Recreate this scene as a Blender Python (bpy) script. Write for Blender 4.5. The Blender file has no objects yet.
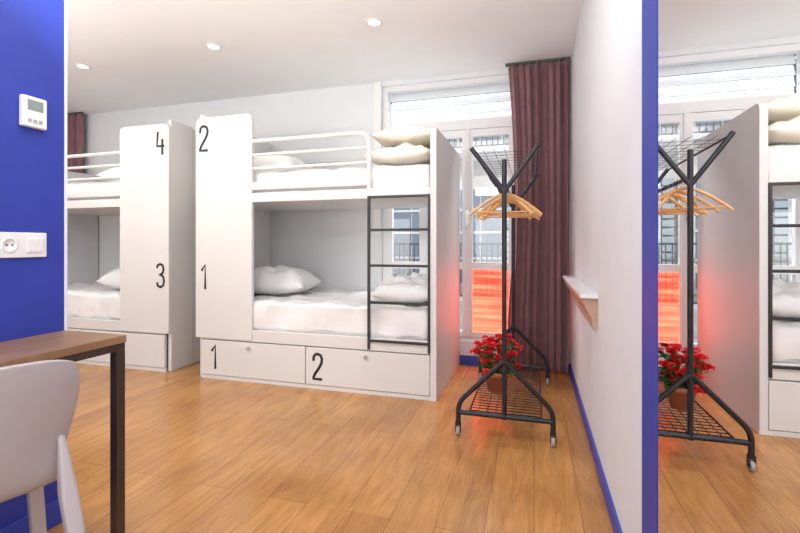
import bpy, bmesh, math, random
from mathutils import Vector, Matrix, noise
random.seed(4)
S = bpy.context.scene
try:
    S.view_settings.view_transform = 'Standard'
    S.view_settings.look = 'None'
except Exception: pass
COL = S.collection

# ---------------------------------------------------------------- materials
def mat(name, col, rough=0.5, metal=0.0, var=0.04, scale=6.0, bump=0.0, bscale=60, emis=None, estr=0.0, sheen=0.0):
    m = bpy.data.materials.new(name); m.use_nodes = True
    nt = m.node_tree; b = nt.nodes['Principled BSDF']
    b.inputs['Roughness'].default_value = rough
    b.inputs['Metallic'].default_value = metal
    tc = nt.nodes.new('ShaderNodeTexCoord')
    n = nt.nodes.new('ShaderNodeTexNoise'); n.inputs['Scale'].default_value = scale; n.inputs['Detail'].default_value = 4
    nt.links.new(tc.outputs['Object'], n.inputs['Vector'])
    r = nt.nodes.new('ShaderNodeValToRGB')
    r.color_ramp.elements[0].position = .3; r.color_ramp.elements[1].position = .7
    r.color_ramp.elements[0].color = tuple(c*(1-var) for c in col)+(1,)
    r.color_ramp.elements[1].color = tuple(min(1, c*(1+var)) for c in col)+(1,)
    nt.links.new(n.outputs['Fac'], r.inputs['Fac']); nt.links.new(r.outputs['Color'], b.inputs['Base Color'])
    if bump > 0:
        n2 = nt.nodes.new('ShaderNodeTexNoise'); n2.inputs['Scale'].default_value = bscale; n2.inputs['Detail'].default_value = 3
        nt.links.new(tc.outputs['Object'], n2.inputs['Vector'])
        bp = nt.nodes.new('ShaderNodeBump'); bp.inputs['Strength'].default_value = bump; bp.inputs['Distance'].default_value = .01
        nt.links.new(n2.outputs['Fac'], bp.inputs['Height']); nt.links.new(bp.outputs['Normal'], b.inputs['Normal'])
    if emis:
        b.inputs['Emission Color'].default_value = tuple(emis)+(1,); b.inputs['Emission Strength'].default_value = estr
    if sheen: b.inputs['Sheen Weight'].default_value = sheen
    return m

M_wall = mat('wall_paint', (.74,.755,.77), .75, var=.015, bump=.05)
M_ceil = mat('ceiling_paint', (.86,.865,.87), .8, var=.01)
M_blue = mat('blue_paint', (.022,.045,.35), .5, var=.05, bump=.04)
M_bblue = mat('blue_skirting', (.03,.06,.38), .4)
M_white = mat('white_lacquer', (.72,.712,.695), .5, var=.01)
M_whitem = mat('white_metal', (.74,.74,.73), .3, var=.01)
M_frame = mat('window_frame_paint', (.80,.80,.80), .4, var=.01)
M_sheet = mat('white_sheet', (.82,.82,.82), .9, var=.02, bump=.35, bscale=18)
M_duvet = mat('cream_blanket', (.80,.75,.65), .9, var=.03, bump=.4, bscale=22)
M_black = mat('black_metal', (.02,.02,.026), .4, .3)
M_ladder = mat('dark_grey_metal', (.045,.040,.042), .4, .3)
M_ink = mat('black_ink', (.012,.012,.012), .6)
M_dark = mat('shadow_gap', (.08,.08,.08), .8)
M_bronze = mat('bronze_metal', (.07,.05,.04), .4, .4, var=.2)
M_hang = mat('hanger_wood', (.72,.40,.16), .4, var=.15)
M_curtain = mat('mauve_curtain', (.245,.115,.125), .8, var=.10, scale=12, bump=.1, bscale=200, sheen=.2)
M_chair = mat('grey_plastic', (.42,.39,.405), .45, var=.02)
M_plas = mat('white_plastic', (.8,.8,.8), .35, var=.01)
M_screen = mat('lcd_screen', (.25,.30,.28), .2)
M_pot = mat('terracotta', (.42,.14,.07), .8, var=.15, bump=.2)
M_soil = mat('soil', (.03,.02,.012), .95)
M_leaf = mat('leaf', (.05,.17,.035), .5, var=.4, scale=30)
M_red = mat('red_petal', (.75,.012,.02), .55, var=.3, scale=40)
M_tan = mat('molding_wood', (.50,.34,.23), .5, var=.1)
M_steel = mat('steel', (.6,.6,.6), .25, .9)
M_rubber = mat('wheel_rubber', (.35,.35,.35), .5)
M_stone = mat('facade_stone', (.62,.59,.54), .9, var=.15, scale=3)
M_fframe = mat('facade_white_frame', (.62,.62,.61), .6, var=.05)
M_fglass = mat('facade_glass', (.16,.21,.25), .3)
M_shut = mat('facade_shutter', (.36,.42,.44), .7)
M_rail = mat('facade_rail', (.06,.065,.07), .6)
M_lamp = mat('lamp_glow', (1,1,1), .5, emis=(1,.93,.82), estr=12)

# mirror
M_mirror = bpy.data.materials.new('mirror_glass'); M_mirror.use_nodes = True
nt = M_mirror.node_tree; b = nt.nodes['Principled BSDF']
b.inputs['Base Color'].default_value = (.94,.94,.94,1); b.inputs['Metallic'].default_value = 1; b.inputs['Roughness'].default_value = 0.0
# clear glass
M_glass = bpy.data.materials.new('clear_glass'); M_glass.use_nodes = True
nt = M_glass.node_tree; nt.nodes.clear()
o = nt.nodes.new('ShaderNodeOutputMaterial'); mx = nt.nodes.new('ShaderNodeMixShader'); mx.inputs[0].default_value = .04
t = nt.nodes.new('ShaderNodeBsdfTransparent'); g = nt.nodes.new('ShaderNodeBsdfGlossy'); g.inputs['Roughness'].default_value = .02
nt.links.new(t.outputs[0], mx.inputs[1]); nt.links.new(g.outputs[0], mx.inputs[2]); nt.links.new(mx.outputs[0], o.inputs[0])
# translucent blind slats
M_blind = bpy.data.materials.new('translucent_blind'); M_blind.use_nodes = True
nt = M_blind.node_tree; nt.nodes.clear()
o = nt.nodes.new('ShaderNodeOutputMaterial'); mx = nt.nodes.new('ShaderNodeMixShader'); mx.inputs[0].default_value = .13
d = nt.nodes.new('ShaderNodeBsdfDiffuse'); d.inputs[0].default_value=(.80,.82,.83,1)
t = nt.nodes.new('ShaderNodeBsdfTranslucent'); t.inputs[0].default_value=(.80,.87,.90,1)
nt.links.new(d.outputs[0], mx.inputs[1]); nt.links.new(t.outputs[0], mx.inputs[2]); nt.links.new(mx.outputs[0], o.inputs[0])
# red tinted pane, street visible through it; emission added for the red spill
M_redp = bpy.data.materials.new('red_tinted_glow_pane'); M_redp.use_nodes = True
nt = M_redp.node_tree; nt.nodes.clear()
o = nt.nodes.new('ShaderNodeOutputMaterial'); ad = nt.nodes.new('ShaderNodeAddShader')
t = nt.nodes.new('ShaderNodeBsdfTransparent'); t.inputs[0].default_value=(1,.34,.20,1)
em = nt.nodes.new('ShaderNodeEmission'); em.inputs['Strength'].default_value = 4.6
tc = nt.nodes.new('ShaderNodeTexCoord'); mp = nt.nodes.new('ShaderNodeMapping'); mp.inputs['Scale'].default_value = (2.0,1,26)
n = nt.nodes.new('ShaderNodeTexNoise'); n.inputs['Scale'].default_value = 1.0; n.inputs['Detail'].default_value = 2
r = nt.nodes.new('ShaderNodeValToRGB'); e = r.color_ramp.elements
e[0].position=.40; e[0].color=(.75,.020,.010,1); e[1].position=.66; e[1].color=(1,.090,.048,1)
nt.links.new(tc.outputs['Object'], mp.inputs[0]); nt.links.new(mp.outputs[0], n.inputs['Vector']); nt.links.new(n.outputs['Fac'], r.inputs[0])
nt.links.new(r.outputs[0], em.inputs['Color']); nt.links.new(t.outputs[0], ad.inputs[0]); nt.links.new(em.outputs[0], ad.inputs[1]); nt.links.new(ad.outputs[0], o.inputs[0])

def planks(name, c1, c2, mortar, w, rh, rough, rot, lo=(.60,.54,.48,1)):
    m = bpy.data.materials.new(name); m.use_nodes = True
    nt = m.node_tree; b = nt.nodes['Principled BSDF']; L = nt.links.new
    tc = nt.nodes.new('ShaderNodeTexCoord'); mp = nt.nodes.new('ShaderNodeMapping'); mp.inputs['Rotation'].default_value = (0,0,rot)
    L(tc.outputs['Object'], mp.inputs[0])
    br = nt.nodes.new('ShaderNodeTexBrick'); br.inputs['Scale'].default_value = 1; br.offset = .37
    br.inputs['Brick Width'].default_value = w; br.inputs['Row Height'].default_value = rh
    br.inputs['Mortar Size'].default_value = .0012; br.inputs['Mortar Smooth'].default_value = .2
    br.inputs['Color1'].default_value = c1+(1,); br.inputs['Color2'].default_value = c2+(1,); br.inputs['Mortar'].default_value = mortar+(1,)
    L(mp.outputs[0], br.inputs[0])
    mp2 = nt.nodes.new('ShaderNodeMapping'); mp2.inputs['Scale'].default_value = (1.1, 8, 1)
    L(mp.outputs[0], mp2.inputs[0])
    n = nt.nodes.new('ShaderNodeTexNoise'); n.inputs['Scale'].default_value = 2.4; n.inputs['Detail'].default_value = 10; n.inputs['Roughness'].default_value=.72; n.inputs['Distortion'].default_value = 1.3
    L(mp2.outputs[0], n.inputs['Vector'])
    r = nt.nodes.new('ShaderNodeValToRGB'); r.color_ramp.elements[0].position=.28; r.color_ramp.elements[1].position=.64
    r.color_ramp.elements[0].color=lo; r.color_ramp.elements[1].color=(1.0,1.0,1.0,1)
    L(n.outputs['Fac'], r.inputs[0])
    mx = nt.nodes.new('ShaderNodeMixRGB'); mx.blend_type='MULTIPLY'; mx.inputs[0].default_value=1
    L(br.outputs['Color'], mx.inputs[1]); L(r.outputs[0], mx.inputs[2]); 
    n3 = nt.nodes.new('ShaderNodeTexNoise'); n3.inputs['Scale'].default_value = 2.6; n3.inputs['Detail'].default_value = 3; L(mp.outputs[0], n3.inputs['Vector'])
    r3 = nt.nodes.new('ShaderNodeValToRGB'); r3.color_ramp.elements[0].position=.35; r3.color_ramp.elements[1].position=.65
    r3.color_ramp.elements[0].color=(.84,.80,.76,1); r3.color_ramp.elements[1].color=(1,1,1,1)
    L(n3.outputs['Fac'], r3.inputs[0])
    mx3 = nt.nodes.new('ShaderNodeMixRGB'); mx3.blend_type='MULTIPLY'; mx3.inputs[0].default_value=1
    L(mx.outputs[0], mx3.inputs[1]); L(r3.outputs[0], mx3.inputs[2]); L(mx3.outputs[0], b.inputs['Base Color'])
    b.inputs['Roughness'].default_value = rough
    bp = nt.nodes.new('ShaderNodeBump'); bp.inputs['Strength'].default_value=.06; bp.inputs['Distance'].default_value=.002
    L(n.outputs['Fac'], bp.inputs['Height']); L(bp.outputs[0], b.inputs['Normal'])
    return m
M_floor = planks('oak_floor', (.62,.315,.105), (.50,.245,.080), (.22,.10,.04), 1.25, .185, .21, math.radians(90))
M_table = planks('desk_wood', (.42,.25,.14), (.36,.21,.115), (.2,.1,.05), 3.0, .5, .4, math.radians(90))

# ---------------------------------------------------------------- mesh helpers
def obj_from_bm(name, bm, m, smooth=False):
    me = bpy.data.meshes.new(name); bm.normal_update(); bm.to_mesh(me); bm.free()
    if m: me.materials.append(m)
    if smooth:
        for p in me.polygons: p.use_smooth = True
    ob = bpy.data.objects.new(name, me); COL.objects.link(ob); return ob
def add_box(bm, x0,x1,y0,y1,z0,z1):
    if x0>x1: x0,x1=x1,x0
    vs=[bm.verts.new((x,y,z)) for z in (z0,z1) for y in (y0,y1) for x in (x0,x1)]
    for f in ((0,2,3,1),(4,5,7,6),(0,1,5,4),(2,6,7,3),(0,4,6,2),(1,3,7,5)): bm.faces.new([vs[i] for i in f])
def boxes(name, lst, m, bev=0.0):
    bm = bmesh.new()
    for l in lst: add_box(bm,*l)
    ob = obj_from_bm(name,bm,m)
    if bev:
        md=ob.modifiers.new('bevel','BEVEL'); md.width=bev; md.segments=3; md.limit_method='ANGLE'
        if len(lst)==1:
            for p in ob.data.polygons: p.use_smooth=True
            ob.modifiers.new('wn','WEIGHTED_NORMAL')
    return ob
def box(name,x0,x1,y0,y1,z0,z1,m,bev=0.0): return boxes(name,[(x0,x1,y0,y1,z0,z1)],m,bev)
def group(name, parts):
    e = bpy.data.objects.new(name,None); COL.objects.link(e); e.empty_display_size=.1
    for p in parts: p.parent=e
    return e
def fillet(pts, r, n=5, closed=False):
    P=[Vector(p) for p in pts]; out=[]
    N=len(P)
    for i in range(N):
        if not closed and i in (0,N-1): out.append(P[i]); continue
        a,b_,c=P[i-1],P[i],P[(i+1)%N]
        d1=(a-b_); d2=(c-b_); rr=min(r,d1.length*.49,d2.length*.49)
        p0=b_+d1.normalized()*rr; p1=b_+d2.normalized()*rr
        for k in range(n+1):
            t=k/n; out.append(p0*(1-t)**2+b_*2*t*(1-t)+p1*t*t)
    return out
def tube(name, paths, r, m, res=4):
    cu=bpy.data.curves.new(name,'CURVE'); cu.dimensions='3D'; cu.bevel_depth=r; cu.bevel_resolution=res; cu.use_fill_caps=True
    for pts in paths:
        sp=cu.splines.new('POLY'); sp.points.add(len(pts)-1)
        for i,p in enumerate(pts): sp.points[i].co=(p[0],p[1],p[2],1)
    tmp=bpy.data.objects.new('tmp',cu); COL.objects.link(tmp)
    bpy.context.view_layer.update()
    me=bpy.data.meshes.new_from_object(tmp.evaluated_get(bpy.context.evaluated_depsgraph_get()))
    bpy.data.objects.remove(tmp); me.name=name; me.materials.clear(); me.materials.append(m)
    for p in me.polygons: p.use_smooth=True
    ob=bpy.data.objects.new(name,me); COL.objects.link(ob); return ob
def prism(name, outline, axis, a0, a1, m, bev=0.003):
    bm=bmesh.new()
    f=lambda p,a:(p[0],a,p[1]) if axis=='y' else (a,p[0],p[1])
    v0=[bm.verts.new(f(p,a0)) for p in outline]; v1=[bm.verts.new(f(p,a1)) for p in outline]
    n=len(outline)
    bm.faces.new(v0); bm.faces.new(list(reversed(v1)))
    for i in range(n): bm.faces.new((v0[i],v1[i],v1[(i+1)%n],v0[(i+1)%n]))
    bmesh.ops.recalc_face_normals(bm,faces=bm.faces)
    ob=obj_from_bm(name,bm,m)
    if bev:
        md=ob.modifiers.new('bevel','BEVEL'); md.width=bev; md.segments=2; md.limit_method='ANGLE'
    return ob
def cyl(name, c, r, h, m, axis='z', seg=24, r2=None, bev=0):
    bm=bmesh.new(); bmesh.ops.create_cone(bm,cap_ends=True,segments=seg,radius1=r,radius2=r if r2 is None else r2,depth=h)
    if axis=='x': bmesh.ops.rotate(bm,verts=bm.verts,matrix=Matrix.Rotation(math.pi/2,3,'Y'))
    if axis=='y': bmesh.ops.rotate(bm,verts=bm.verts,matrix=Matrix.Rotation(math.pi/2,3,'X'))
    bmesh.ops.translate(bm,verts=bm.verts,vec=c)
    ob=obj_from_bm(name,bm,m)
    if bev:
        md=ob.modifiers.new('bevel','BEVEL'); md.width=bev; md.segments=2; md.limit_method='ANGLE'
    return ob
def soft_box(name,x0,x1,y0,y1,z0,z1,m,rad=.05,wr=.008,seed=0,cuts=36):
    bm=bmesh.new(); bmesh.ops.create_cube(bm,size=2)
    bmesh.ops.subdivide_edges(bm,edges=bm.edges[:],cuts=cuts,use_grid_fill=True)
    c=Vector(((x0+x1)/2,(y0+y1)/2,(z0+z1)/2)); h=Vector(((x1-x0)/2,(y1-y0)/2,(z1-z0)/2)); off=Vector((seed*3.1,seed*7.7,0))
    for v in bm.verts:
        q=v.co
        p=Vector((q.x*h.x,q.y*h.y,q.z*h.z))
        inner=Vector([max(-hh+rad,min(hh-rad,pp)) for pp,hh in zip(p,h)])
        d=p-inner
        if d.length>rad: p=inner+d.normalized()*rad
        w=c+p
        if p.z>-h.z*.9:
            nz=noise.noise(Vector((w.x*5,w.y*7,w.z*3))+off)+.5*noise.noise(Vector((w.x*14,w.y*11,w.z*6))+off)
            nrm=d.normalized() if d.length>1e-6 else Vector((0,0,1))
            w=w+nrm*(nz-.5)*wr
        v.co=w
    return obj_from_bm(name,bm,m,True)
def pillow(name, c, sx, sy, t, m, rot=(0,0,0), seed=0, wr=.012):
    bm=bmesh.new(); n=30; rows={}
    R=Matrix.Rotation(rot[2],3,'Z')@Matrix.Rotation(rot[1],3,'Y')@Matrix.Rotation(rot[0],3,'X')
    for s in (1,-1):
        for i in range(n+1):
            for j in range(n+1):
                a=-1+2*i/n; b=-1+2*j/n
                edge=(i in(0,n) or j in(0,n))
                if s==-1 and edge: rows[(s,i,j)]=rows[(1,i,j)]; continue
                z=t*s*((1-abs(a)**2.6)*(1-abs(b)**2.6))**.55*(1 if s>0 else .6)
                x=a*sx*(1-.08*(1-b*b)*abs(a)**6); y=b*sy*(1-.08*(1-a*a)*abs(b)**6)
                nz=noise.noise(Vector((a*2.5+seed*5,b*2.5,s)))*wr*2+noise.noise(Vector((a*6+seed*5,b*5,s)))*wr
                if not edge: z+=nz*s*(1-max(abs(a),abs(b))**4)*(1 if s>0 else .2)
                rows[(s,i,j)]=bm.verts.new(R@Vector((x,y,z))+Vector(c))
    for s in (1,-1):
        for i in range(n):
            for j in range(n):
                q=[rows[(s,i,j)],rows[(s,i+1,j)],rows[(s,i+1,j+1)],rows[(s,i,j+1)]]
                if s<0: q.reverse()
                try: bm.faces.new(q)
                except ValueError: pass
    return obj_from_bm(name,bm,m,True)

# ---------------------------------------------------------------- room
XR=.303; YB=4.125; ZC=2.686; XL=-1.805; WX0=-1.42; WX1=.25
box('floor',-6.3,.6,-1.7,4.5,-.12,0,M_floor)
box('ceiling',-6.3,.6,-1.7,4.5,ZC,ZC+.15,M_ceil)
boxes('wall_back',[(-6.3,WX0,YB,YB+.22,0,ZC),(WX0,WX1,YB,YB+.22,2.64,ZC),(WX0,WX1,YB,YB+.22,0,.2),(WX1,.6,YB,YB+.22,0,ZC)],M_wall)
box('wall_right',XR,.6,-1.7,YB,0,ZC,M_wall)
box('wall_front',-6.3,XR,-1.7,-1.5,0,ZC,M_wall)
box('wall_far_left',-6.3,-6.1,-1.5,YB,0,ZC,M_wall)
box('wall_left',XL-.12,XL,-1.5,1.335,0,ZC,M_blue)
box('trim_1',XL-.125,XL+.004,1.335,1.345,0,ZC,M_plas)
box('baseboard_right',XR-.012,XR,1.45,YB,0,.075,M_bblue,.002)
box('baseboard_back',-6.1,XR-.012,YB-.012,YB,0,.085,M_bblue,.002)
box('baseboard_left',XL,XL+.012,-1.5,1.335,0,.10,M_bblue,.002)
box('trim_2',XR-.008,XR,1.262,1.425,0,ZC,M_blue,.001)
group('wall_mirror',[box('mirror_pane',XR-.006,XR-.001,-.4,1.260,0.0,ZC,M_mirror)])

# window
def window():
    P=[]; y0,y1=YB+.03,YB+.10
    fr=[(WX0,WX0+.055,y0,y1,.2,2.64),(WX1-.055,WX1,y0,y1,.2,2.64),(WX0+.055,WX1-.055,y0,y1,2.59,2.64),(WX0+.055,WX1-.055,y0,y1,.2,.25),(WX0+.055,WX1-.055,y0-.01,y1,2.17,2.26)]
    P.append(boxes('outer_frame',fr,M_frame))
    ed=[-1.42,-1.0,-.59,-.17,.25]
    cs=[]; gl=[]; rp=[]
    for i in range(4):
        a,b_=ed[i]+.002,ed[i+1]-.002
        if i==0: a+=.054
        if i==3: b_-=.054
        yy0,yy1=y0-.012,y0+.04
        cs+=[(a,a+.045,yy0,yy1,.255,2.165),(b_-.045,b_,yy0,yy1,.255,2.165),(a+.045,b_-.045,yy0,yy1,2.10,2.165),(a+.045,b_-.045,yy0,yy1,.255,.30),(a+.045,b_-.045,yy0,yy1,.875,.94)]
        gl.append((a+.045,b_-.045,y0+.012,y0+.016,.94,2.10))
        (rp if i>=2 else gl).append((a+.045,b_-.045,y0+.012,y0+.014,.30,.875))
    for xx in ed[1:-1]: cs.append((xx-.02,xx+.02,y0-.022,y0-.0125,.255,2.165))
    gl.append((WX0+.055,WX1-.055,y0+.02,y0+.024,2.26,2.59))
    P.append(boxes('casements',cs,M_frame)); P.append(boxes('glass_panes',gl,M_glass))
    bm=bmesh.new()
    for r_ in rp: bm.faces.new([bm.verts.new(p) for p in ((r_[0],r_[2],r_[4]),(r_[1],r_[2],r_[4]),(r_[1],r_[2],r_[5]),(r_[0],r_[2],r_[5]))])
    P.append(obj_from_bm('red_glow_panes',bm,M_redp))
    bm=bmesh.new()
    for k in range(4):
        z=2.25+k*.088
        v=[bm.verts.new(p) for p in ((WX0+.06,y1+.005,z),(WX1-.06,y1+.005,z),(WX1-.06,y1+.040,z+.094),(WX0+.06,y1+.040,z+.094))]
        bm.faces.new(v)
    P.append(obj_from_bm('transom_blind',bm,M_blind))
    P.append(boxes('handle',[(-.605,-.575,y0-.035,y0-.022,1.30,1.42),(-.595,-.583,y0-.055,y0-.035,1.36,1.375),(-.595,-.583,y0-.06,y0-.045,1.27,1.375)],M_steel))
    group('window_1',P)
window()
box('trim_3',-1.50,WX0,YB-.02,YB,1.2,ZC,M_frame,.003)

# exterior building
def facade():
    P=[box('facade_wall',-9,8,8.0,8.3,-4,9,M_stone)]
    fr=[];gl=[];sh=[];ra=[]
    for zi in range(-1,3):
        for xi in range(-6,7):
            x=xi*1.25+.35; z=zi*2.5+.35
            fr.append((x-.42,x+.42,7.93,8.02,z,z+1.8)); gl.append((x-.35,x-.02,7.90,7.95,z+.08,z+1.72)); gl.append((x+.02,x+.35,7.90,7.95,z+.08,z+1.72))
            for q in (.5,.95,1.35): fr.append((x-.38,x+.38,7.88,7.92,z+q,z+q+.04))
            for k in range(14):
                sh.append((x-.60,x-.43,7.9,7.96,z+k*.13,z+k*.13+.10)); sh.append((x+.43,x+.60,7.9,7.96,z+k*.13,z+k*.13+.10))
            for k in range(14): ra.append((x-.58+k*.09,x-.564+k*.09,7.55,7.562,z-.10,z+.75))
            ra.append((x-.6,x+.6,7.54,7.57,z+.75,z+.785)); ra.append((x-.6,x+.6,7.54,7.57,z-.12,z-.09))
            fr.append((x-.62,x+.62,7.5,8.0,z-.20,z-.12))
    P+= [boxes('facade_frames',fr,M_fframe),boxes('facade_glazing',gl,M_fglass),boxes('facade_shutters',sh,M_shut),boxes('facade_railings',ra,M_rail)]
    group('building_facade',P)
facade()

# ---------------------------------------------------------------- bunk beds
GL={'1':[[(0,.76),(.22,1),(.22,0)]],
 '2':[[(0,.72),(.02,.9),(.12,.99),(.24,1),(.38,.95),(.44,.82),(.42,.66),(.3,.46),(.08,.2),(0,.05),(0,0),(.45,0)]],
 '3':[[(0,.82),(.04,.94),(.2,1),(.36,.95),(.42,.8),(.38,.63),(.26,.55),(.14,.54),(.26,.53),(.4,.45),(.45,.28),(.4,.08),(.22,0),(.05,.06),(0,.2)]],
 '4':[[(.06,1),(0,.38),(.46,.38)],[(.34,.68),(.34,0)]]}
def numeral(ch,x,y,z,h):
    w=.30 if ch=='1' else .46
    paths=[[(x+(px-w/2)*h*.85,0,z+(pz-.5)*h) for px,pz in s] for s in GL[ch]]
    ob=tube('numeral_'+ch,paths,.0115,M_ink,3)
    for v in ob.data.vertices: v.co.y=v.co.y*.12+y
    return ob
def rrect(x0,x1,z0,z1,r,corners='tltr'):
    pts=[]
    def arc(cx,cz,a0):
        for k in range(7):
            a=math.radians(a0+90*k/6); pts.append((cx+r*math.cos(a),cz+r*math.sin(a)))
    pts.append((x0,z0)); pts.append((x1,z0))
    if 'tr' in corners: arc(x1-r,z1-r,0)
    else: pts.append((x1,z1))
    if 'tl' in corners: arc(x0+r,z1-r,90)
    else: pts.append((x0,z1))
    return pts
def bunk(name,hx,sg,yf,nums,dn):
    yb=YB-.016; X=lambda s: hx+sg*s; P=[]
    def B(n,s0,s1,y0,y1,z0,z1,m,bev=.004): P.append(box(n,X(s0),X(s1),y0,y1,z0,z1,m,bev))
    B('head_end_board',0,.035,yf+.04,yf+.30,.0,2.19,M_white,.006)
    B('head_end_board_rear',.004,.035,yf+.306,yb,.0,2.17,M_white,.006)
    B('head_end_seam',.008,.03,yf+.298,yf+.308,.0,2.15,M_dark,0)
    a,b_=sorted((X(-.01),X(.53)))
    P.append(prism('privacy_panel',rrect(a,b_,.335,2.15,.05),'y',yf,yf+.034,M_white,.004))
    P.append(prism('foot_end_board',rrect(yf,yb,0,1.93,.04,'tl'),'x',X(1.985),X(2.03),M_white,.004))
    B('drawer_carcass',.036,1.984,yf+.034,yb,.0,.325,M_dark,0)
    B('plinth_rail',.036,1.984,yf+.012,yf+.034,.0,.03,M_white,.001)
    B('drawer_1',.04,1.0,yf+.006,yf+.033,.034,.318,M_white,.004)
    B('drawer_2',1.008,1.98,yf+.006,yf+.033,.034,.318,M_white,.004)
    for i,s in enumerate((.50,1.50)): P.append(cyl('drawer_knob_%d'%(i+1),(X(s),yf-.002,.275),.014,.02,M_steel,'y'))
    B('lower_base',.036,1.984,yf+.036,yb,.33,.40,M_white)
    B('lower_side_rail',.036,1.984,yf+.008,yf+.034,.325,.42,M_white,.005)
    B('upper_base',.036,1.984,yf+.036,yb,1.45,1.50,M_white)
    B('upper_side_rail',.036,1.984,yf+.004,yf+.034,1.44,1.515,M_white,.008)
    B('upper_side_board',.5,1.51,yf+.004,yf+.034,1.535,1.60,M_white,.012)
    x0,x1=sorted((X(.04),X(1.98)))
    P.append(soft_box('lower_mattress',x0,x1,yf+.02,yb-.005,.402,.665,M_sheet,.05,.034,hx,50))
    P.append(soft_box('upper_mattress',x0,x1,yf+.045,yb-.005,1.502,1.70,M_sheet,.045,.022,hx+2,50))
    yr=yf+.02
    loop=fillet([(X(.5),yr,1.93),(X(1.52),yr,1.93),(X(1.52),yr,1.50)],.10,6)
    P.append(tube('guard_rail_top',[loop],.016,M_whitem))
    P.append(tube('guard_rails',[[(X(.5),yr,1.82),(X(1.52),yr,1.82)],[(X(.5),yr,1.71),(X(1.52),yr,1.71)]],.012,M_whitem))
    P.append(tube('rear_guard_rail',[[(X(.035),yb-.03,1.93),(X(1.985),yb-.03,1.93)],[(X(.035),yb-.03,1.80),(X(1.985),yb-.03,1.80)]],.014,M_whitem))
    L=[(X(1.515),X(1.533),yf-.008,yf+.018,.335,1.46),(X(1.968),X(1.984),yf-.008,yf+.018,.335,1.46)]
    for z in (.40,.68,.95,1.21,1.45): L.append((X(1.533),X(1.968),yf-.008,yf+.016,z-.009,z+.009))
    P.append(boxes('ladder',[(min(l[0],l[1]),max(l[0],l[1]))+l[2:] for l in L],M_ladder,.003))
    P.append(numeral(nums[0],X(.075),yf-.001,1.98,.20)); P.append(numeral(nums[1],X(.075),yf-.001,.835,.20))
    if dn:
        P.append(numeral(dn[0],X(.17),yf+.005,.18,.19)); P.append(numeral(dn[1],X(1.11),yf+.005,.175,.19))
    return group(name,P)
bunk('bunk_bed',-2.685,1,3.08,'21','12')
bunk('bunk_bed',-3.02,-1,3.12,'43','')
# bedding
pillow('pillow',(-2.26,3.60,.745),.36,.27,.15,M_sheet,(0,0,.15),1,.018)
pillow('pillow',(-2.28,3.60,1.775),.34,.27,.13,M_sheet,(0,0,0),2)
pillow('pillow',(-.96,3.48,.725),.25,.34,.13,M_sheet,(0,0,.1),3,.026)
pillow('pillow',(-.95,3.48,1.762),.26,.38,.11,M_duvet,(0,0,-.06),4,.022)
pillow('pillow',(-.95,3.50,1.918),.25,.35,.09,M_duvet,(0,0,.06),9,.022)
pillow('pillow',(-3.75,3.60,.745),.34,.27,.17,M_sheet,(0,0,.1),6)
pillow('pillow',(-3.75,3.60,1.775),.34,.27,.12,M_sheet,(0,0,.1),7)

# ---------------------------------------------------------------- curtains
def curtain(name,x0,x1,y,z0,z1,folds,amp,m):
    bm=bmesh.new(); nx,nz=160,40; g=[]
    for j in range(nz+1):
        t=j/nz; z=z0+(z1-z0)*t; row=[]
        for i in range(nx+1):
            u=i/nx
            w=1-.10*math.sin(math.pi*min(1,(1-t)*1.2))*(1-u)
            x=x1-(x1-x0)*(1-u)*w
            ph=folds*2*math.pi*u+.5*math.sin(2.2*t+u*5)
            A=amp*(.8+.3*math.sin(u*13+2))*(1-.3*(t>.97))
            yy=y+A*math.sin(ph)+.3*A*math.sin(2.3*ph+t)
            row.append(bm.verts.new((x+.006*math.sin(2*ph),yy,z)))
        g.append(row)
    for j in range(nz):
        for i in range(nx): bm.faces.new((g[j][i],g[j][i+1],g[j+1][i+1],g[j+1][i]))
    ob=obj_from_bm('curtain_fabric',bm,m,True); md=ob.modifiers.new('s','SOLIDIFY'); md.thickness=.003
    rail=box('curtain_rail',x0-.02,x1+.005,y-.015,y+.015,z1,ZC,M_dark,.003)
    return group(name,[ob,rail])
curtain('curtain',-.22,.285,4.03,.02,2.665,8,.038,M_curtain)
curtain('curtain',-5.95,-5.16,4.03,1.2,2.665,7,.036,M_curtain)

# ---------------------------------------------------------------- downlights
for k in range(3):
    x=(-1.09,-2.45,-3.83)[k]; y=3.0
    bm=bmesh.new()
    prof=[(.040,-.001),(.044,-.008),(.056,-.008),(.060,-.003),(.060,0)]; g=[]
    for i in range(32):
        a=2*math.pi*i/32; g.append([bm.verts.new((x+r*math.cos(a),y+r*math.sin(a),ZC+z)) for r,z in prof])
    for i in range(32):
        for j in range(len(prof)-1): bm.faces.new((g[i][j],g[(i+1)%32][j],g[(i+1)%32][j+1],g[i][j+1]))
    bmesh.ops.recalc_face_normals(bm,faces=bm.faces)
    ring=obj_from_bm('bezel',bm,M_whitem,True)
    disc=cyl('bulb',(x,y,ZC-.002),.042,.003,M_lamp)
    l=bpy.data.lights.new('downlight_spot','SPOT'); l.energy=20; l.spot_size=math.radians(110); l.spot_blend=.8; l.shadow_soft_size=.05; l.color=(1,.93,.84)
    lo=bpy.data.objects.new('downlight_spot',l); COL.objects.link(lo); lo.location=(x,y,ZC-.02)
    group('recessed_downlight',[ring,disc,lo])

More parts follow.
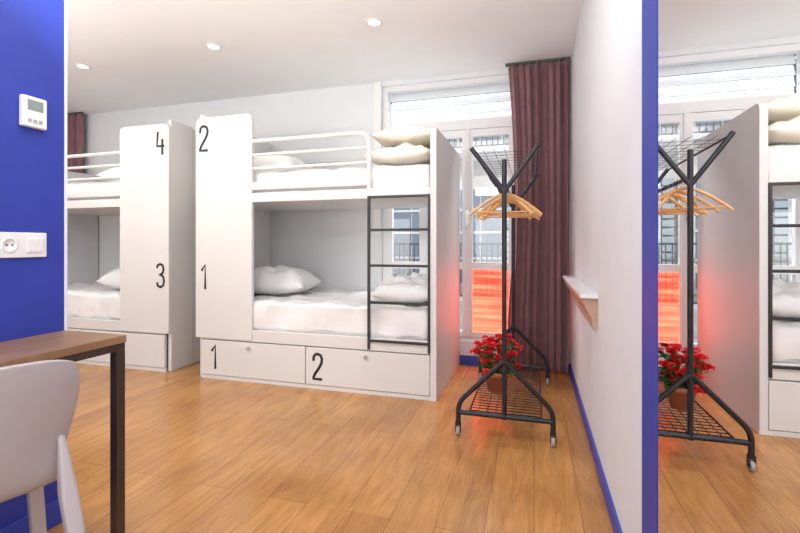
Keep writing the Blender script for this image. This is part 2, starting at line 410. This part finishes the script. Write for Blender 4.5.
# ---------------------------------------------------------------- wall ledge on right wall
pr=[(0,.835),(-.070,.835),(-.070,.81),(-.060,.805),(-.060,.79),(-.047,.765),(-.034,.745),(-.026,.725),(-.026,.69),(0,.69)]
bm=bmesh.new(); ya,yb_=2.40,3.82
A=[bm.verts.new((XR+p[0],ya,p[1])) for p in pr]; Bv=[bm.verts.new((XR+p[0],yb_,p[1])) for p in pr]; n=len(pr)
bm.faces.new(A); bm.faces.new(list(reversed(Bv)))
for i in range(n): bm.faces.new((A[i],Bv[i],Bv[(i+1)%n],A[(i+1)%n]))
bmesh.ops.recalc_face_normals(bm,faces=bm.faces)
sh=obj_from_bm('shelf_molding',bm,M_tan)
top=box('shelf_top',XR-.082,XR,2.385,3.83,.835,.855,M_frame,.003)
group('wall_ledge_shelf',[sh,top])

# ---------------------------------------------------------------- garment rack
def rack():
    P=[]; cx=-.16
    for k,y in enumerate((2.58,3.70)):
        P.append(tube('pole_%d'%(k+1),[[(cx,y,.12),(cx,y,1.58)]],.014,M_black))
        arms=[[(cx,y,1.40),(cx-.185,y,1.655)],[(cx,y,1.40),(cx+.185,y,1.655)]]
        P.append(tube('top_arms_%d'%(k+1),arms,.013,M_black))
        legs=[fillet([(cx,y,.45),(cx-.26,y,.19),(cx-.26,y,.075)],.05),fillet([(cx,y,.45),(cx+.26,y,.19),(cx+.26,y,.075)],.05),[(cx-.26,y,.135),(cx+.26,y,.135)]]
        P.append(tube('base_legs_%d'%(k+1),legs,.014,M_black))
        for s in (-1,1):
            x=cx+s*.26
            P.append(cyl('caster_wheel_%d'%(k*2+(s+3)//2),(x,y,.026),.026,.02,M_rubber,'x',20,bev=.003))
            P.append(boxes('caster_fork_%d'%(k*2+(s+3)//2),[(x-.016,x-.012,y-.012,y+.012,.02,.06),(x+.012,x+.016,y-.012,y+.012,.02,.06),(x-.016,x+.016,y-.012,y+.012,.0601,.078)],M_black))
    P.append(tube('hanging_rail',[[(cx,2.58,1.44),(cx,3.70,1.44)]],.011,M_black))
    P.append(tube('side_rails',[[(cx+s,2.58,z),(cx+s,3.70,z)] for s,z in ((-.18,1.645),(.18,1.645),(-.2,.135),(.2,.135))],.006,M_black))
    w=[]
    for i in range(9):
        x=cx-.2+.05*i; w.append((x-.002,x+.002,2.58,3.70,.138,.142))
    for i in range(1,24):
        y=2.58+i*.0467; w.append((cx-.2,cx+.2,y-.002,y+.002,.133,.138))
    P.append(boxes('lower_wire_shelf',w,M_black))
    w=[]
    for i in range(7):
        x=cx-.18+.06*i; w.append((x-.0012,x+.0012,2.58,3.70,1.643,1.645))
    for i in range(1,12):
        y=2.58+i*.0933; w.append((cx-.18,cx+.18,y-.0012,y+.0012,1.640,1.642))
    P.append(boxes('upper_wire_shelf',w,M_black))
    group('garment_rack',P)
    RZ=(.15,-.75,.55,-.25,.85,-.5,.3)
    for i in range(7):
        y=2.66+i*.085; rz=RZ[i]; z0=1.44
        def tr(p):
            q=Matrix.Rotation(rz,3,'Z')@Vector((p[0],0,p[1])); return (cx+q.x,y+q.y,z0+q.z)
        hook=[(math.cos(a)*.0135,.0+math.sin(a)*.0135) for a in [math.radians(200-k*22) for k in range(12)]]
        hook=hook+[(.0,-.030),(0,-.05)]
        hk=tube('hook',[[tr(p) for p in hook]],.0022,M_steel,2)
        arm=[(-.205,-.165),(-.17,-.135),(-.11,-.09),(-.05,-.055),(0,-.045),(.05,-.055),(.11,-.09),(.17,-.135),(.205,-.165)]
        body=tube('shoulder',[[tr(p) for p in arm]],.0085,M_hang,3)
        bar=tube('trouser_bar',[[tr((-.18,-.148)),tr((.18,-.148))]],.0045,M_hang,2)
        group('clothes_hanger',[body,hk,bar])
rack()

# ---------------------------------------------------------------- potted flowers
def plant():
    cx,cy,z0=-.235,3.0,.143
    bm=bmesh.new(); prof=[(0,0),(.055,0),(.078,.105),(.086,.105),(.088,.135),(.078,.135),(.074,.115),(0,.115)]; g=[]
    for i in range(28):
        a=2*math.pi*i/28; g.append([bm.verts.new((cx+r*math.cos(a),cy+r*math.sin(a),z0+z)) for r,z in prof])
    for i in range(28):
        for j in range(len(prof)-1): bm.faces.new((g[i][j],g[(i+1)%28][j],g[(i+1)%28][j+1],g[i][j+1]))
    bmesh.ops.remove_doubles(bm,verts=bm.verts,dist=1e-5); bmesh.ops.recalc_face_normals(bm,faces=bm.faces)
    pot=obj_from_bm('pot',bm,M_pot,True)
    soil=cyl('soil',(cx,cy,z0+.112),.073,.012,M_soil)
    stems=[];lf=bmesh.new();fl=bmesh.new()
    def leaf(bm_,c,d,l,w):
        d=d.normalized(); s=d.cross(Vector((0,0,1))); s=s.normalized() if s.length>.01 else Vector((1,0,0)); up=s.cross(d)
        pts=[c,c+d*l*.3+s*w*.8+up*.004,c+d*l*.65+s*w+up*.003,c+d*l-up*.012,c+d*l*.65-s*w+up*.003,c+d*l*.3-s*w*.8+up*.004]
        m_=bm_.verts.new(c+d*l*.5-up*.006); vs=[bm_.verts.new(p) for p in pts]
        for i in range(6): bm_.faces.new((vs[i],vs[(i+1)%6],m_))
    for i in range(60):
        a=random.uniform(0,6.28); r=random.uniform(.02,.155)*(1 if i%3 else .6); h=random.uniform(.05,.25)-(r*.4)
        tip=Vector((cx+r*math.cos(a),cy+r*math.sin(a),z0+.13+h))
        base=Vector((cx+.02*math.cos(a),cy+.02*math.sin(a),z0+.11))
        stems.append([base,(base+tip)/2+Vector((0,0,.02)),tip])
        for k in range(3): leaf(lf,base.lerp(tip,.3+.25*k)+Vector((0,0,.01)),Vector((math.cos(a+random.uniform(-1.4,1.4)),math.sin(a+random.uniform(-1.4,1.4)),random.uniform(-.2,.5))),random.uniform(.045,.07),.016)
        if i%5<4:
            for q in range(3):
                c=tip+Vector((random.uniform(-.016,.016),random.uniform(-.016,.016),random.uniform(0,.03)))
                for k in range(6):
                    aa=k*math.pi/3+q; leaf(fl,c,Vector((math.cos(aa),math.sin(aa),random.uniform(-.2,1.1))),.026,.0115)
    st=tube('stems',stems,.0022,M_leaf,1)
    group('potted_flowers',[pot,soil,st,obj_from_bm('leaves',lf,M_leaf),obj_from_bm('blossoms',fl,M_red)])
plant()

# ---------------------------------------------------------------- desk
def desk():
    x0,x1,y0,y1=XL+.002,-1.488,-.45,1.338; t=.758
    P=[box('desk_top',x0,x1,y0,y1,t-.028,t,M_table,.002),
       boxes('steel_frame',[(x0+.04,x1-.035,y1-.035,y1-.004,t-.055,t-.029),(x0+.04,x1-.035,y0+.004,y0+.035,t-.055,t-.029),(x1-.035,x1-.004,y0+.004,y1-.004,t-.055,t-.029),(x0+.012,x0+.04,y0+.004,y1-.004,t-.055,t-.029)],M_bronze)]
    for i,(x,y) in enumerate(((x1-.036,y1-.040),(x1-.036,y0+.004))):
        P.append(box('leg_%d'%(i+1),x,x+.034,y,y+.036,0,t-.056,M_bronze,.002))
    group('desk',P)
desk()

# ---------------------------------------------------------------- chair
def chair():
    prof=[(-.085,.815,.190),(-.075,.76,.205),(-.055,.68,.203),(-.035,.60,.190),(-.015,.53,.185),(.01,.475,.195),(.05,.452,.210),(.12,.444,.216),(.20,.445,.216),(.29,.452,.212),(.35,.455,.200),(.375,.44,.185)]
    V=[Vector(p) for p in prof]; pts=[]
    for i in range(len(V)-1):
        p0=V[max(0,i-1)];p1=V[i];p2=V[i+1];p3=V[min(len(V)-1,i+2)]
        for k in range(5):
            t=k/5; pts.append(.5*((2*p1)+(p2-p0)*t+(2*p0-5*p1+4*p2-p3)*t*t+(3*p1-p0-3*p2+p3)*t**3))
    pts.append(V[-1])
    phi=math.radians(24); ox,oy=-1.28,.726
    def W(x,y,z):
        return Vector((ox-x*math.cos(phi)+y*math.sin(phi), oy+x*math.sin(phi)+y*math.cos(phi), z))
    bm=bmesh.new(); n=24; g=[]
    for p in pts:
        row=[]
        back=max(0,min(1,(p.y-.45)/.12))
        for j in range(n+1):
            s=-1+2*j/n
            cur=abs(s)**2.5
            x=p.x+back*cur*.035; z=p.y+(1-back)*cur*.018
            if p.y>.74: z-=abs(s)**5*.018*(p.y-.74)/.07
            row.append(bm.verts.new(W(x,s*p.z,z)))
        g.append(row)
    for i in range(len(g)-1):
        for j in range(n): bm.faces.new((g[i][j],g[i][j+1],g[i+1][j+1],g[i+1][j]))
    bmesh.ops.recalc_face_normals(bm,faces=bm.faces)
    shell=obj_from_bm('shell',bm,M_chair,True)
    md=shell.modifiers.new('s','SOLIDIFY'); md.thickness=.014; md.offset=0
    md=shell.modifiers.new('b','BEVEL'); md.width=.005; md.segments=2; md.limit_method='ANGLE'
    P=[shell]
    for i,(zt,x,y,fx,fy,w0) in enumerate(((.60,-.014,-.172,-.17,-.225,.010),(.60,-.014,.172,-.17,.225,.010),(.445,.31,-.17,.345,-.205,.028),(.445,.31,.17,.345,.205,.028))):
        bm=bmesh.new(); L=[]
        for t,w in ((0,w0),(.25,.024),(.6,.023),(1,.017)):
            z=zt*(1-t); e=t**1.25; X=x+(fx-x)*e; Y=y+(fy-y)*e
            L.append([bm.verts.new(W(X+a*w*1.1,Y+b_*w*.8,z)) for a,b_ in ((-1,-1),(1,-1),(1,1),(-1,1))])
        for k in range(3):
            for q in range(4): bm.faces.new((L[k][q],L[k][(q+1)%4],L[k+1][(q+1)%4],L[k+1][q]))
        bm.faces.new(L[0]); bm.faces.new(L[3]); bmesh.ops.recalc_face_normals(bm,faces=bm.faces)
        o_=obj_from_bm('leg_%d'%(i+1),bm,M_chair,True); md=o_.modifiers.new('b','BEVEL'); md.width=.008; md.segments=3
        P.append(o_)
    group('plastic_chair',P)
chair()

# ---------------------------------------------------------------- wall devices
group('thermostat',[box('housing',XL,XL+.022,1.168,1.256,1.537,1.652,M_plas,.006),box('display',XL+.022,XL+.0235,1.185,1.24,1.60,1.638,M_screen,.0005),
    boxes('buttons',[(XL+.022,XL+.025,1.186+.019*k,1.198+.019*k,1.555,1.567) for k in range(3)],M_rubber,.001)])
sock=[box('plate',XL,XL+.010,1.085,1.262,1.054,1.146,M_plas,.003)]
bm=bmesh.new(); yc,zc=1.133,1.10; g=[]
for i in range(28):
    a=2*math.pi*i/28; g.append([bm.verts.new((XL+dx,yc+r*math.cos(a),zc+r*math.sin(a))) for r,dx in ((.028,.010),(.026,.014),(.021,.014),(.019,.0105),(0.0005,.0105))])
for i in range(28):
    for j in range(4): bm.faces.new((g[i][j],g[(i+1)%28][j],g[(i+1)%28][j+1],g[i][j+1]))
bmesh.ops.recalc_face_normals(bm,faces=bm.faces); sock.append(obj_from_bm('socket_ring',bm,M_plas,True))
sock.append(cyl('pin_hole_1',(XL+.0112,yc-.009,zc),.003,.002,M_ink,'x')); sock.append(cyl('pin_hole_2',(XL+.0112,yc+.009,zc),.003,.002,M_ink,'x'))
sock.append(box('switch_rocker',XL+.010,XL+.015,1.19,1.245,1.073,1.127,M_plas,.002))
group('power_outlet',sock)

# ---------------------------------------------------------------- lights
def area(name,loc,rot,sx,sy,e,col=(1,1,1)):
    l=bpy.data.lights.new(name,'AREA'); l.shape='RECTANGLE'; l.size=sx; l.size_y=sy; l.energy=e; l.color=col
    o_=bpy.data.objects.new(name,l); COL.objects.link(o_); o_.location=loc; o_.rotation_euler=rot
area('ceiling_fill_main',(-.75,.8,ZC-.03),(0,0,0),1.7,1.6,28,(1,.98,.95))  # unseen soft fill added under the ceiling for even room light
area('ceiling_fill_left',(-3.6,1.2,ZC-.03),(0,0,0),2.4,1.6,36,(1,.98,.95))  # added fill for the room beyond the blue wall, out of view
area('rear_fill',(-.8,-1.3,1.3),(math.radians(112),0,0),1.8,1.6,48,(1,.97,.94))  # fill added behind the camera, tilted up to brighten the ceiling
area('left_fill',(-3.8,-1.3,1.2),(math.radians(112),0,0),2.6,1.6,56,(1,.97,.94))  # matching fill added at the rear of the left room, tilted up
area('upfill_main',(-.9,1.1,1.95),(math.radians(145),0,0),1.2,.25,22,(1,.98,.96))  # added out-of-view fill aimed upward to lift the ceiling, not a fixture
area('upfill_left',(-3.3,1.1,1.95),(math.radians(145),0,0),1.8,.25,28,(1,.98,.96))  # second added ceiling fill, unseen, for the left side
# area lamp added outside, above the window, to strengthen the daylight coming in
area('daylight_fill',(-.6,5.3,3.5),(math.radians(-52),0,0),2.4,1.0,260,(.97,.98,1))
sun=bpy.data.lights.new('sun','SUN'); sun.energy=1.8; sun.angle=.02; so=bpy.data.objects.new('sun',sun); COL.objects.link(so)
so.rotation_euler=Vector((.35,.75,-.5)).to_track_quat('-Z','Y').to_euler()
w=bpy.data.worlds.new('World'); S.world=w; w.use_nodes=True; nt=w.node_tree
bg=nt.nodes['Background']; bg.inputs[0].default_value=(.80,.88,1,1); bg.inputs[1].default_value=1.2

# ---------------------------------------------------------------- camera
cam=bpy.data.cameras.new('camera'); cam.sensor_width=36; cam.lens=448/800*36; cam.shift_y=-21.5/800; cam.clip_start=.02
co=bpy.data.objects.new('camera',cam); COL.objects.link(co); co.location=(0,0,1.1); co.rotation_euler=(math.radians(90),0,math.atan(134/448))
S.camera=co
